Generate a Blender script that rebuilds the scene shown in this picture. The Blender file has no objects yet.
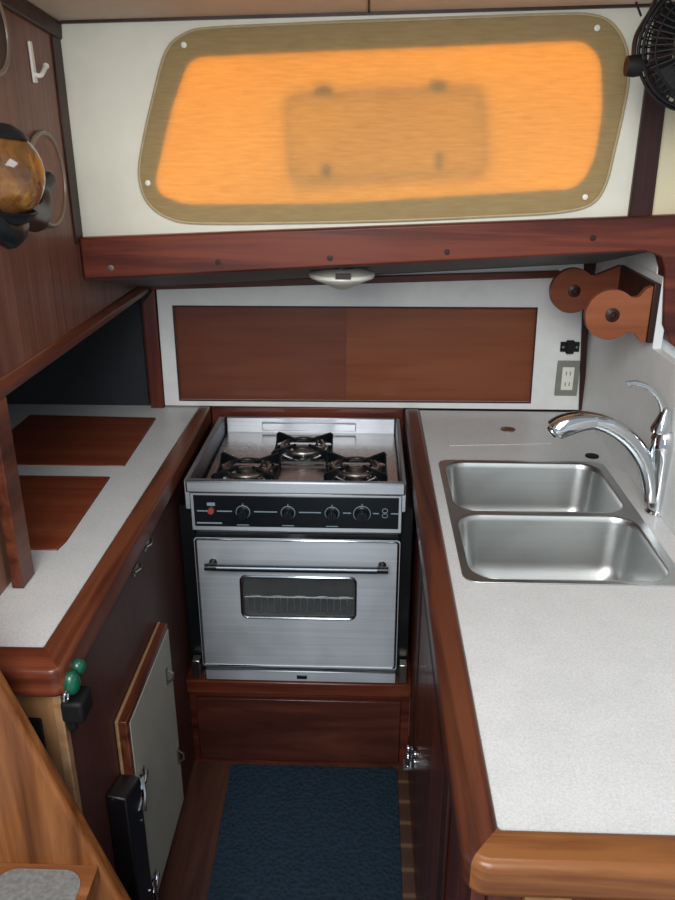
import bpy, bmesh, math, random
from mathutils import Vector, Matrix
random.seed(4)
S = bpy.context.scene
COL = S.collection
PI = math.pi

# ---------------------------------------------------------------- camera
F = 800.0; PITCH = math.radians(21.6); YAW = math.radians(2.03); EYE = 1.75
cd = bpy.data.cameras.new('camera'); cam = bpy.data.objects.new('camera', cd); COL.objects.link(cam)
cam.location = (0, 0, EYE); cam.rotation_euler = (PI/2 - PITCH, 0, YAW)
cd.sensor_fit = 'VERTICAL'; cd.sensor_height = 36; cd.lens = 36*F/900; cd.clip_start = .02
S.camera = cam

def at(px, py, X=None, Y=None, Z=None):
    """survey: the point where the sight line through a spot of the photo meets a known plane of the boat"""
    xc = (px-337.5)/F; yc = (450-py)/F
    f = math.cos(PITCH)+yc*math.sin(PITCH); u = -math.sin(PITCH)+yc*math.cos(PITCH)
    x = xc*math.cos(YAW)-f*math.sin(YAW); y = f*math.cos(YAW)+xc*math.sin(YAW)
    t = X/x if X is not None else Y/y if Y is not None else (Z-EYE)/u
    return Vector((x*t, y*t, EYE+u*t))

# ---------------------------------------------------------------- materials
def lin(c):
    return tuple(((v/255)/12.92 if v/255 <= .04045 else ((v/255+.055)/1.055)**2.4) for v in c)+(1,)
def mat(name):
    m = bpy.data.materials.new(name); m.use_nodes = True
    nt = m.node_tree; b = nt.nodes['Principled BSDF']
    return m, nt, b
def coords(nt, scale, rot=(0,0,0)):
    tc = nt.nodes.new('ShaderNodeTexCoord'); mp = nt.nodes.new('ShaderNodeMapping')
    mp.inputs['Scale'].default_value = scale; mp.inputs['Rotation'].default_value = rot
    nt.links.new(tc.outputs['Object'], mp.inputs['Vector']); return mp.outputs['Vector']
def noise(nt, vec, scale=1, detail=4, rough=.55, dist=0):
    n = nt.nodes.new('ShaderNodeTexNoise'); n.inputs['Scale'].default_value = scale
    n.inputs['Detail'].default_value = detail; n.inputs['Roughness'].default_value = rough
    n.inputs['Distortion'].default_value = dist
    nt.links.new(vec, n.inputs['Vector']); return n.outputs['Fac']
def ramp(nt, fac, stops):
    r = nt.nodes.new('ShaderNodeValToRGB'); e = r.color_ramp.elements
    while len(e) < len(stops): e.new(.5)
    for k, (p, c) in enumerate(stops): e[k].position = p; e[k].color = c
    nt.links.new(fac, r.inputs['Fac']); return r.outputs['Color']
def bump(nt, b, fac, strength, dist=.002):
    n = nt.nodes.new('ShaderNodeBump'); n.inputs['Strength'].default_value = strength
    n.inputs['Distance'].default_value = dist
    nt.links.new(fac, n.inputs['Height']); nt.links.new(n.outputs['Normal'], b.inputs['Normal'])

def wood(name, dark, mid, light, axis='x', rough=.32, coat=.5, fine=70, contrast=1.0, depth=.78):
    m, nt, b = mat(name)
    s = {'x': (1.6, fine/2, fine/2), 'y': (fine/2, 1.6, fine/2), 'z': (fine/2, fine/2, 1.6)}[axis]
    s2 = {'x': (1.0, 9, 9), 'y': (9, 1.0, 9), 'z': (9, 9, 1.0)}[axis]
    g = noise(nt, coords(nt, s), 1, 5, .6, .6)
    h = noise(nt, coords(nt, s2), 1, 3, .5, 1.2)
    mx = nt.nodes.new('ShaderNodeMath'); mx.operation = 'MULTIPLY_ADD'
    mx.inputs[1].default_value = .62; nt.links.new(g, mx.inputs[0])
    mu = nt.nodes.new('ShaderNodeMath'); mu.operation = 'MULTIPLY'; mu.inputs[1].default_value = .45
    nt.links.new(h, mu.inputs[0]); nt.links.new(mu.outputs[0], mx.inputs[2])
    d = .16/contrast
    c = ramp(nt, mx.outputs[0], [(p, tuple(v*depth for v in lin(q)[:3])+(1,)) for p, q in ((.5-d, dark), (.5, mid), (.5+d, light))])
    nt.links.new(c, b.inputs['Base Color'])
    rr = nt.nodes.new('ShaderNodeMapRange'); rr.inputs[3].default_value = rough-.08; rr.inputs[4].default_value = rough+.16
    nt.links.new(noise(nt, coords(nt, (6, 6, 6)), 1, 3), rr.inputs[0]); nt.links.new(rr.outputs[0], b.inputs['Roughness'])
    b.inputs['Coat Weight'].default_value = coat*.45; b.inputs['Coat Roughness'].default_value = .15; b.inputs['Specular IOR Level'].default_value = .32
    bump(nt, b, g, .12, .001)
    return m
def plain(name, c, rough=.5, metal=0, var=.04, nscale=40, bmp=0, coat=0, spec=.5):
    m, nt, b = mat(name); l = lin(c)
    n = noise(nt, coords(nt, (nscale,)*3), 1, 3)
    nt.links.new(ramp(nt, n, [(.3, tuple(v*(1-var*2) for v in l[:3])+(1,)), (.7, tuple(min(1, v*(1+var*2)) for v in l[:3])+(1,))]), b.inputs['Base Color'])
    b.inputs['Roughness'].default_value = rough; b.inputs['Metallic'].default_value = metal
    b.inputs['Coat Weight'].default_value = coat; b.inputs['Specular IOR Level'].default_value = spec
    if bmp: bump(nt, b, n, bmp)
    return m
def steel(name, c=(185,190,195), rough=.26, axis='x', streak=.1, bmp=.05, aniso=0):
    m, nt, b = mat(name)
    s = {'x': (2, 260, 260), 'y': (260, 2, 260), 'z': (260, 260, 2)}[axis]
    g = noise(nt, coords(nt, s), 1, 3)
    h = noise(nt, coords(nt, (7, 7, 7)), 1, 3, .5, .6)
    l = lin(c)
    nt.links.new(ramp(nt, g, [(.3, tuple(v*(1-streak) for v in l[:3])+(1,)), (.7, tuple(min(1, v*(1+streak)) for v in l[:3])+(1,))]), b.inputs['Base Color'])
    b.inputs['Metallic'].default_value = 1
    rr = nt.nodes.new('ShaderNodeMapRange'); rr.inputs[3].default_value = rough-.07; rr.inputs[4].default_value = rough+.1
    nt.links.new(h, rr.inputs[0]); nt.links.new(rr.outputs[0], b.inputs['Roughness'])
    bump(nt, b, g, bmp, .0008)
    if aniso:
        b.inputs['Anisotropic'].default_value = aniso; cx = nt.nodes.new('ShaderNodeCombineXYZ'); cx.inputs[2].default_value = 1
        nt.links.new(cx.outputs[0], b.inputs['Tangent'])
    return m

M = {}
M['mahog_x'] = wood('varnished mahogany lengthways', (50,20,16), (90,38,28), (126,60,42), 'x', .36, .25, fine=46, contrast=1.3)
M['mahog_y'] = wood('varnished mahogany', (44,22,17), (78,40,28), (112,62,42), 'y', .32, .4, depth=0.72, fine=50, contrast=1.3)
M['mahog_z'] = wood('varnished mahogany upright', (58,24,18), (92,40,28), (120,58,40), 'z', .35, .5)
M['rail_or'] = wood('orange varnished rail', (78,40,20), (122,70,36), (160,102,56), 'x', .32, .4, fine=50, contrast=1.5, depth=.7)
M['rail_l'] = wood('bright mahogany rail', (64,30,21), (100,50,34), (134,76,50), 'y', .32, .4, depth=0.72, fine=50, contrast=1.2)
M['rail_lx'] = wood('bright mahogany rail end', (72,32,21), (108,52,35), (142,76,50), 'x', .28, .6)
M['face'] = wood('brown laminate cabinet side', (74,44,41), (88,54,49), (100,64,57), 'z', .42, .2, contrast=.7)
M['zebra'] = wood('striped brown panel', (86,52,43), (120,78,65), (142,98,82), 'z', .4, .25, fine=170, contrast=1.1)
M['ply'] = wood('light oak faced plywood', (118,82,52), (146,106,70), (166,126,88), 'z', .45, .2, depth=.95)
M['ply_b'] = wood('pinkish plywood', (126,82,64), (148,102,82), (162,118,96), 'z', .5, .15, contrast=.7)
M['slide_l'] = wood('dark sliding panel', (92,44,28), (116,60,40), (130,72,50), 'x', .36, .3, contrast=.6)
M['slide_r'] = wood('lighter sliding panel', (112,56,32), (136,74,44), (150,88,56), 'x', .36, .3, contrast=.6)
M['lid'] = wood('icebox lid wood', (102,44,26), (134,66,42), (154,86,56), 'x', .34, .4, contrast=.7)
M['ladder'] = wood('ladder wood', (96,54,26), (140,84,44), (176,116,66), 'z', .36, .45, fine=50, contrast=1.3)
M['ladder_x'] = wood('ladder tread wood', (104,58,30), (144,88,50), (176,114,70), 'x', .38, .45)
M['bracket'] = wood('warm bracket wood', (120,60,32), (152,84,50), (172,104,66), 'x', .38, .35, contrast=.8)
M['bracket_d'] = wood('darker bracket wood', (92,42,24), (122,62,38), (146,80,52), 'x', .38, .35, contrast=.8)
M['floor'] = wood('brown cabin sole', (58,34,28), (82,50,40), (100,64,50), 'y', .45, .25)
M['kick'] = wood('crotch mahogany board', (52,24,20), (80,40,31), (112,60,45), 'x', .3, .6, fine=24)
M['darkwood'] = wood('dark stained trim', (36,17,14), (54,25,20), (70,34,28), 'z', .45, .12)
M['lining'] = plain('locker lining darkened for shade', (30,34,40), .7)  # shade of the locker recess put into this dark colour
M['white'] = plain('off white painted panel', (216,215,200), .42, var=.02, nscale=12)
M['wallw'] = plain('white wall laminate', (222,225,224), .45, var=.02, nscale=20)
M['cream'] = plain('cream panel', (208,198,166), .5, var=.02, nscale=12)
M['ceil'] = plain('cream headliner', (206,188,168), .6, var=.02, nscale=20)
M['undr'] = plain('painted deck underside', (92,90,88), .6)
def laminate():
    m, nt, b = mat('speckled white laminate')
    n = noise(nt, coords(nt, (260,)*3), 1, 3, .7)
    n2 = noise(nt, coords(nt, (14,)*3), 1, 3)
    c1 = ramp(nt, n, [(.3, lin((198,200,200))), (.55, lin((214,216,216))), (.75, lin((226,227,226)))])
    c2 = ramp(nt, n2, [(.3, (.93,.93,.93,1)), (.7, (1,1,1,1))])
    mx = nt.nodes.new('ShaderNodeMix'); mx.data_type = 'RGBA'; mx.blend_type = 'MULTIPLY'; mx.inputs['Factor'].default_value = 1
    nt.links.new(c1, mx.inputs[6]); nt.links.new(c2, mx.inputs[7]); nt.links.new(mx.outputs[2], b.inputs['Base Color'])
    b.inputs['Roughness'].default_value = .38; bump(nt, b, n, .06, .0005)
    return m
M['lam'] = laminate()
M['steel'] = steel('brushed steel front', (168,175,182), .46, 'x', .08, .1, .8)
M['steel_top'] = steel('brushed steel cooktop', (196,192,190), .24, 'x')
M['sink'] = steel('satin sink steel', (205,209,209), .32, 'x', .04, .03)
M['handle'] = steel('dark handle steel', (96,104,112), .3, 'x')
M['chrome'] = plain('polished chrome', (212,216,220), .1, 1, 0)
M['nickel'] = plain('dull nickel hardware', (176,172,166), .28, 1, .05)
M['black'] = plain('black enamel', (14,17,20), .3, 0, .05)
M['iron'] = plain('black cast iron grate', (20,26,30), .38, .3, .1, 80, .2)
M['panelblack'] = plain('black control panel', (12,18,24), .28, 0, .02)
M['plastic'] = plain('black plastic', (16,16,18), .6, spec=.3)
M['knob'] = plain('dark knob', (20,26,32), .3)
M['mark'] = plain('pale printed marks', (130,150,160), .5)
M['red'] = plain('red dull button', (150,70,60), .4)
M['grey'] = plain('grey switch plate', (126,128,120), .4)
M['ivory'] = plain('white plastic', (226,228,218), .4, 0, .01)
M['lampw'] = plain('white enamel lamp', (214,214,204), .35, 0, .01)
M['brown_pl'] = plain('dark brown metal', (44,26,22), .4)
M['green'] = plain('green plastic', (14,84,62), .3, coat=.3)
M['grip'] = plain('grey grit pad', (120,120,118), .9, 0, .12, 120, .4)
M['tan_edge'] = wood('pale trim and edge highlight', (150,110,74), (176,136,98), (196,158,120), 'y', .4, .3)  # pale corner trim wood, also colours the door's painted edge highlight
M['door_w'] = plain('grey white door lining', (176,178,166), .5, 0, .03, 8)
M['box'] = plain('black housing', (22,20,24), .35, 0, .1, 10)
M['rimring'] = plain('greyish bezel', (128,118,104), .35, .3)
def mat_mat():
    m, nt, b = mat('navy rubber mat')
    v = nt.nodes.new('ShaderNodeTexVoronoi'); v.inputs['Scale'].default_value = 1
    nt.links.new(coords(nt, (85,85,85)), v.inputs['Vector'])
    nt.links.new(ramp(nt, v.outputs['Distance'], [(.1, lin((9,28,42))), (.6, lin((16,44,62)))]), b.inputs['Base Color'])
    b.inputs['Roughness'].default_value = .7; bump(nt, b, v.outputs['Distance'], .8, .003)
    return m
M['mat'] = mat_mat()
def planks():
    m, nt, b = mat('striped cabin sole')
    w = nt.nodes.new('ShaderNodeTexWave'); w.wave_type = 'BANDS'; w.bands_direction = 'Y'; w.inputs['Scale'].default_value = 1
    w.inputs['Distortion'].default_value = .0
    nt.links.new(coords(nt, (1, 4.2, 1)), w.inputs['Vector'])
    nt.links.new(ramp(nt, w.outputs['Fac'], [(.0, lin((70,48,38))), (.9, lin((76,52,40))), (.97, lin((112,86,66)))]), b.inputs['Base Color'])
    b.inputs['Roughness'].default_value = .45
    return m
M['planks'] = planks()
def amber():
    m, nt, b = mat('amber glass')
    n = noise(nt, coords(nt, (16, 16, 16)), 1, 4, .6, .8)
    nt.links.new(ramp(nt, n, [(.35, lin((74,46,28))), (.55, lin((132,88,44))), (.7, lin((186,140,70)))]), b.inputs['Base Color'])
    b.inputs['Roughness'].default_value = .12; b.inputs['Transmission Weight'].default_value = .35
    b.inputs['Coat Weight'].default_value = .8
    return m
M['amber'] = amber()
def glow():
    m, nt, b = mat('sunlit orange canvas')
    n = noise(nt, coords(nt, (7, 7, 60)), 1, 4, .65, .5)
    n2 = noise(nt, coords(nt, (5, 5, 7)), 1, 2, .5)
    c = ramp(nt, n, [(.3, lin((226,144,6))), (.5, lin((246,170,10))), (.7, lin((255,196,24)))])
    nt.links.new(c, b.inputs['Base Color']); nt.links.new(c, b.inputs['Emission Color'])
    r = nt.nodes.new('ShaderNodeMapRange'); r.inputs[1].default_value = .3; r.inputs[2].default_value = .7
    r.inputs[3].default_value = GLOW*.72; r.inputs[4].default_value = GLOW*1.3
    nt.links.new(n2, r.inputs[0]); nt.links.new(r.outputs[0], b.inputs['Emission Strength'])
    b.inputs['Roughness'].default_value = .9
    return m
GLOW = 2.7
M['glow'] = glow()
def mesh_cloth():
    m, nt, b = mat('tan screen cloth'); nt.nodes.remove(b)
    out = nt.nodes['Material Output']
    n = noise(nt, coords(nt, (20, 20, 160)), 1, 4)
    c = ramp(nt, n, [(.25, lin((182,160,118))), (.75, lin((200,178,134)))])
    d = nt.nodes.new('ShaderNodeBsdfDiffuse'); nt.links.new(c, d.inputs['Color'])
    t = nt.nodes.new('ShaderNodeBsdfTranslucent'); nt.links.new(c, t.inputs['Color'])
    mx = nt.nodes.new('ShaderNodeMixShader'); mx.inputs[0].default_value = .5
    nt.links.new(d.outputs[0], mx.inputs[1]); nt.links.new(t.outputs[0], mx.inputs[2])
    nt.links.new(mx.outputs[0], out.inputs['Surface'])
    return m
M['cloth'] = mesh_cloth()
def ghost():
    m, nt, b = mat('smoked port pane')
    b.inputs['Base Color'].default_value = (.75,.72,.68,1); b.inputs['Transmission Weight'].default_value = 1
    b.inputs['Roughness'].default_value = .1; b.inputs['IOR'].default_value = 1.02
    nt.links.new(ramp(nt, noise(nt, coords(nt, (9,9,9))), [(.3, (.74,.72,.69,1)), (.7, (.8,.78,.75,1))]), b.inputs['Base Color'])
    return m
M['pane'] = ghost()

# ---------------------------------------------------------------- mesh helpers
def V(*a): return Vector(a)
def box(bm, x0, x1, y0, y1, z0, z1):
    vs = [bm.verts.new((x, y, z)) for z in (z0, z1) for y in (y0, y1) for x in (x0, x1)]
    for f in ((0,2,3,1), (4,5,7,6), (0,1,5,4), (2,6,7,3), (0,4,6,2), (1,3,7,5)): bm.faces.new([vs[i] for i in f])
    return bm
def hexa(bm, a, b):
    """solid between two matching quads"""
    va = [bm.verts.new(p) for p in a]; vb = [bm.verts.new(p) for p in b]; n = len(a)
    bm.faces.new(va); bm.faces.new(vb[::-1])
    for i in range(n): bm.faces.new((va[i], va[(i+1) % n], vb[(i+1) % n], vb[i]))
    return bm
def prism(bm, pts, d):
    d = Vector(d); return hexa(bm, pts, [Vector(p)+d for p in pts])
def plate(bm, outer, holes, d):
    """flat outline with holes, given thickness d (vector)"""
    d = Vector(d); edges = []
    for lp in [outer]+list(holes):
        vs = [bm.verts.new(p) for p in lp]
        edges += [bm.edges.new((vs[i], vs[(i+1) % len(vs)])) for i in range(len(vs))]
    r = bmesh.ops.triangle_fill(bm, use_beauty=True, use_dissolve=False, edges=edges)
    fs = [g for g in r['geom'] if isinstance(g, bmesh.types.BMFace)]
    e = bmesh.ops.extrude_face_region(bm, geom=fs)
    bmesh.ops.translate(bm, verts=[g for g in e['geom'] if isinstance(g, bmesh.types.BMVert)], vec=d)
    return bm
def frame_of(d):
    d = d.normalized(); a = V(0,0,1) if abs(d.z) < .9 else V(1,0,0)
    u = d.cross(a).normalized(); return u, d.cross(u).normalized()
def tube(bm, pts, r, seg=12, closed=False, flat=1):
    pts = [Vector(p) for p in pts]; n = len(pts); rs = r if isinstance(r, (list, tuple)) else [r]*n
    rings = []; pu = None
    for i, p in enumerate(pts):
        if closed: d = pts[(i+1) % n]-pts[i-1]
        else: d = pts[min(i+1, n-1)]-pts[max(i-1, 0)]
        u, v = frame_of(d)
        if pu is not None:
            dn = d.normalized(); u = (pu-dn*pu.dot(dn)).normalized(); v = dn.cross(u)
        pu = u
        rings.append([bm.verts.new(p+(u*math.cos(2*PI*k/seg)+v*math.sin(2*PI*k/seg)*flat)*rs[i]) for k in range(seg)])
    m = n if closed else n-1
    for i in range(m):
        a, b = rings[i], rings[(i+1) % n]
        for k in range(seg): bm.faces.new((a[k], a[(k+1) % seg], b[(k+1) % seg], b[k]))
    if not closed: bm.faces.new(rings[0][::-1]); bm.faces.new(rings[-1])
    return bm
def lathe(bm, prof, c, ax=(0,0,1), seg=28):
    ax = Vector(ax).normalized(); u, v = frame_of(ax); c = Vector(c); rings = []
    for r, h in prof:
        if r < 1e-6: rings.append([bm.verts.new(c+ax*h)])
        else: rings.append([bm.verts.new(c+ax*h+(u*math.cos(2*PI*k/seg)+v*math.sin(2*PI*k/seg))*r) for k in range(seg)])
    for a, b in zip(rings, rings[1:]):
        for k in range(seg):
            k2 = (k+1) % seg
            q = [a[0] if len(a) == 1 else a[k], a[0] if len(a) == 1 else a[k2], b[0] if len(b) == 1 else b[k2], b[0] if len(b) == 1 else b[k]]
            q = list(dict.fromkeys(q))
            if len(q) > 2: bm.faces.new(q)
    if len(rings[0]) > 1: bm.faces.new(rings[0][::-1])
    if len(rings[-1]) > 1: bm.faces.new(rings[-1])
    return bm
def smoothpts(pts, n=6, closed=False):
    pts = [Vector(p) for p in pts]; out = []; N = len(pts)
    for i in range(N if closed else N-1):
        g = (lambda j: pts[j % N]) if closed else (lambda j: pts[max(0, min(N-1, j))])
        a, b, c, d = g(i-1), g(i), g(i+1), g(i+2)
        for k in range(n):
            t = k/n
            out.append(.5*((2*b)+(c-a)*t+(2*a-5*b+4*c-d)*t*t+(3*b-a-3*c+d)*t**3))
    if not closed: out.append(pts[-1])
    return out
def rrect(x0, x1, y0, y1, r, n=6):
    out = []
    for cx, cy, a in ((x1-r, y1-r, 0), (x0+r, y1-r, PI/2), (x0+r, y0+r, PI), (x1-r, y0+r, 3*PI/2)):
        for k in range(n+1): t = a+PI/2*k/n; out.append((cx+r*math.cos(t), cy+r*math.sin(t)))
    return out
def soften(pts, r, n=4):
    """round the corners of an outline"""
    pts = [Vector(p) for p in pts]; out = []; N = len(pts)
    for i in range(N):
        a, b, c = pts[i-1], pts[i], pts[(i+1) % N]
        rr = min(r, (a-b).length*.45, (c-b).length*.45)
        p, q = b+(a-b).normalized()*rr, b+(c-b).normalized()*rr
        for k in range(n+1):
            t = k/n; out.append((1-t)**2*p+2*t*(1-t)*b+t*t*q)
    return out
def ball(bm, c, r, sc=(1,1,1), u=16, v=10):
    g = bmesh.ops.create_uvsphere(bm, u_segments=u, v_segments=v, radius=r)
    bmesh.ops.transform(bm, verts=g['verts'], matrix=Matrix.Translation(c) @ Matrix.Diagonal((*sc, 1)))
    return bm
def NB(): return bmesh.new()

def thing(name, label, cat, loc, group=None, kind=None):
    o = bpy.data.objects.new(name, None); COL.objects.link(o); o.location = loc; o.empty_display_size = .05
    if label: o['label'] = label
    if cat: o['category'] = cat
    if group: o['group'] = group
    if kind: o['kind'] = kind
    return o
def wloc(p):
    v = Vector(p.location)
    while p.parent: p = p.parent; v += Vector(p.location)
    return v
def obj(name, bm, m, parent=None, bevel=0, smooth=True, seg=2, label=None):
    bmesh.ops.remove_doubles(bm, verts=bm.verts, dist=1e-6)
    bmesh.ops.recalc_face_normals(bm, faces=bm.faces)
    lo = [min(v.co[i] for v in bm.verts) for i in range(3)]; hi = [max(v.co[i] for v in bm.verts) for i in range(3)]
    o0 = Vector(((lo[0]+hi[0])/2, (lo[1]+hi[1])/2, lo[2]))
    bmesh.ops.translate(bm, verts=bm.verts, vec=-o0)
    me = bpy.data.meshes.new(name); bm.to_mesh(me); bm.free()
    if smooth:
        for p in me.polygons: p.use_smooth = True
        me.set_sharp_from_angle(angle=math.radians(32))
    me.materials.append(M[m] if isinstance(m, str) else m)
    o = bpy.data.objects.new(name, me); COL.objects.link(o)
    o.location = o0 if parent is None else o0-wloc(parent)
    if parent: o.parent = parent
    if bevel:
        b = o.modifiers.new('bevel', 'BEVEL'); b.width = bevel; b.segments = seg; b.limit_method = 'ANGLE'; b.angle_limit = math.radians(35)
        b.harden_normals = False
    if label: o['label'] = label
    return o
def tag(o, label, cat, group=None):
    o['label'] = label; o['category'] = cat
    if group: o['group'] = group
    return o
def struct(name, bm, m, bevel=0, **k):
    o = obj(name, bm, m, None, bevel, **k); o['kind'] = 'structure'; return o
def copy_tree(o, parent=None):
    c = o.copy(); COL.objects.link(c)
    if parent: c.parent = parent
    for ch in [x for x in bpy.data.objects if x.parent == o]: copy_tree(ch, c)
    return c

C = .95                                 # counter height
XL = -.65; XR = .667                    # face of the left locker, right bulkhead
WY = 1.855; BY = 2.375                  # window wall, back of the counter recess
def ceil_z(x, y): return 1.979+.021*x+(WY-y)*.1

# ---------------------------------------------------------------- setting
struct('floor', box(NB(), -.9, .1, .2, 2.0, -.04, 0), 'floor')
struct('floor', box(NB(), .1001, .8, .2, 2.0, -.04, 0), 'planks')
bm = NB(); q = [(-1.25, 1.0), (1.2, 1.0), (1.2, WY+.05), (-1.25, WY+.05)]
prism(bm, [V(x, y, ceil_z(x, y)) for x, y in q], (0, 0, .03)); struct('ceiling', bm, 'ceil')
# seam of the headliner
bm = NB(); a = at(369, 3, Y=1.80)
prism(bm, [V(a.x-.002, 1.0, ceil_z(a.x, 1.0)-.0025), V(a.x+.002, 1.0, ceil_z(a.x, 1.0)-.0025), V(a.x+.002, WY, ceil_z(a.x, WY)-.0025), V(a.x-.002, WY, ceil_z(a.x, WY)-.0025)], (0,0,.006))
struct('trim_1', bm, 'darkwood')
# cove along the top of the window wall
bm = NB(); box(bm, 0, 0, 0, 0, 0, 0); bm.clear()
prism(bm, [V(x, WY-.012, ceil_z(x, WY)+dz) for x, dz in ((-.64, -.004), (1.0, -.004), (1.0, .004), (-.64, .004))], (0, .012, 0))
struct('trim_2', bm, 'darkwood')

# window wall with its opening
OUT = [(140,150),(138,180),(147,204),(168,219),(200,224),(300,224),(400,222),(500,217),(560,213),(592,205),(607,185),(616,150),(624,115),(630,80),(628,48),(615,24),(594,14),(555,13),(460,16),(370,19),(280,23),(210,27),(185,32),(165,50),(152,95)]
INN = [(190,58),(300,53),(450,47),(583,41),(600,58),(602,110),(594,160),(578,188),(450,196),(330,203),(185,204),(160,194),(156,180),(172,110)]
def wp(px, py, Y): return at(px, py, Y=Y)
wl = [V(XL-.5, WY, 1.3), V(1.1, WY, 1.3), V(1.1, WY, ceil_z(1.1, WY)), V(XL-.5, WY, ceil_z(XL-.5, WY))]
wl = [V(XL, WY, 1.50), V(.585, WY, 1.55), V(.625, WY, ceil_z(.62, WY)), V(XL, WY, ceil_z(XL, WY))]
hole = smoothpts(soften([wp(*p, WY) for p in INN], .03), 1, True)
bm = NB(); plate(bm, wl, [hole], (0, .010, 0)); struct('wall_back', bm, 'white', smooth=False)
bm = NB(); plate(bm, [V(.5855, WY, 1.55), V(1.1, WY, 1.58), V(1.1, WY, ceil_z(1.1, WY)), V(.6255, WY, ceil_z(.62, WY))], [], (0, .018, 0)); struct('wall_back', bm, 'cream', smooth=False)
# window: outside canvas, opening port with its dogs, seen only as shadows
w = thing('window_1', None, None, at(380, 200, Y=WY+.05), kind='structure')
cv = NB(); o_ = [wp(*p, WY) for p in ((130, 20), (640, 0), (640, 215), (130, 230))]; prism(cv, [p+V(0, .066, 0) for p in o_], (0, .004, 0)); obj('canvas', cv, 'glow', w)
PY = WY+.009
def ringplate(pts, inner, Y, t):
    bm = NB(); plate(bm, soften([at(*p, Y=Y) for p in pts], .035, 6), [soften([at(*p, Y=Y) for p in inner], .03, 6)], (0, t, 0)); return bm
obj('port_frame', ringplate([(284,94),(484,84),(488,176),(290,186)], [(287,98),(481,88),(485,173),(293,182)], PY, .005), 'plastic', w)
bm = NB(); plate(bm, soften([at(*p, Y=PY+.002) for p in [(286,97),(482,87),(486,174),(292,183)]], .033, 6), [], (0, .001, 0)); obj('port_pane', bm, 'pane', w)
for px, py, rx, rz in ((324, 91, .022, .012), (438, 86, .022, .012), (327, 170, .011, .014), (439, 160, .008, .020)):
    bm = NB(); p = at(px, py, Y=WY+.007); ball(bm, p, 1, (rx, .004, rz)); obj('port_dog', bm, 'plastic', w)
# cloth cover
cov = thing('window_cover', 'tan screen cloth cover snapped over the glowing orange cabin window', 'window cover', at(380, 222, Y=WY-.004))
bm = NB(); lp = smoothpts([wp(*p, WY-.003) for p in OUT], 4, True)
vs = [bm.verts.new(p) for p in lp]; bm.faces.new(vs); obj('screen_cloth', bm, 'cloth', cov, smooth=False)
ce = sum(lp, Vector())/len(lp)
bm = NB(); hl = [p+(ce-p).normalized()*.004+V(0, -.0012, 0) for p in lp]; tube(bm, hl, .0028, 6, True); obj('hem', bm, plain('tan hem tape', (176,160,126), .8), cov)
for px, py in ((184,45),(148,183),(597,28),(585,197)):
    bm = NB(); lathe(bm, [(.006, 0), (.006, .002), (.003, .003), (0, .0035)], at(px, py, Y=WY-.0045), (0, -1, 0), 14); obj('snap', bm, 'ivory', cov)

# left locker face, ceiling trim, corner trim
bm = NB(); prism(bm, [V(XL, .75, 1.34), V(XL, 2.34, 1.34), V(XL, 2.34, ceil_z(XL, 2.34)), V(XL, .75, ceil_z(XL, .75))], (-.018, 0, 0)); struct('wall_left', bm, 'zebra')
bm = NB(); prism(bm, [V(XL-.004, .75, 1.312), V(XL-.004, 2.335, 1.312), V(XL+.012, 2.335, 1.318), V(XL+.016, 2.335, 1.328), V(XL+.012, 2.335, 1.342), V(XL-.004, 2.335, 1.345)][0:0] or
   [V(XL-.018, .75, 1.314), V(XL+.012, .75, 1.314), V(XL+.014, .75, 1.330), V(XL+.004, .75, 1.345), V(XL-.018, .75, 1.345)], (0, 1.585, 0)); struct('trim_3', bm, 'rail_l', .003)
bm = NB(); prism(bm, [V(XL+.001, 1.0, ceil_z(XL, 1.0)-.035), V(XL+.008, 1.0, ceil_z(XL, 1.0)-.032), V(XL+.010, 1.0, ceil_z(XL, 1.0)-.002), V(XL+.001, 1.0, ceil_z(XL, 1.0)-.002)], (0, WY-1.0-.001, ceil_z(XL, WY)-ceil_z(XL, 1.0))); struct('trim_4', bm, 'darkwood', .002)
bm = NB(); box(bm, XL+.0005, XL+.004, WY-.05, WY-.001, 1.52, ceil_z(XL, WY)-.03); struct('trim_5', bm, 'darkwood', .002)

# heavy beam under the window with its drooping right end
bt = [at(*p, Y=1.83) for p in ((78,238),(675,215))]; bb = [at(*p, Y=1.83) for p in ((85,280),(645,251))]
def ext(a, b, x): return a+(b-a)*((x-a.x)/(b.x-a.x))
tl = ext(bt[0], bt[1], XL+.002); tr = ext(bt[0], bt[1], .86); bl = ext(bb[0], bb[1], XL+.002); br = bb[1]
kn = [at(*p, Y=1.83) for p in ((661,256),(665,270),(663,325),(670,343),(682,352))]
bm = NB(); pts = [tl, bl, br, *kn, V(.86, 1.83, kn[-1].z), tr]
plate(bm, pts, [], (0, .05, 0)); beam = struct('trim_6', bm, 'mahog_x', .005)
for px, py in ((218,262),(330,258),(447,252),(593,238),(111,268)):
    bm = NB(); lathe(bm, [(.0068, 0), (.0068, .002), (0, .0025)], at(px, py, Y=1.83)+V(0,.0005,0), (0,-1,0), 14); obj('wood_plug', bm, 'darkwood' if px != 111 else 'nickel', beam)
# leaning dark post on the window wall
bm = NB(); prism(bm, [at(*p, Y=WY-.016) for p in ((629,217),(652,217),(668,90),(682,-8),(660,-8),(646,90))], (0, .015, 0)); struct('trim_7', bm, 'darkwood', .002)

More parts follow.
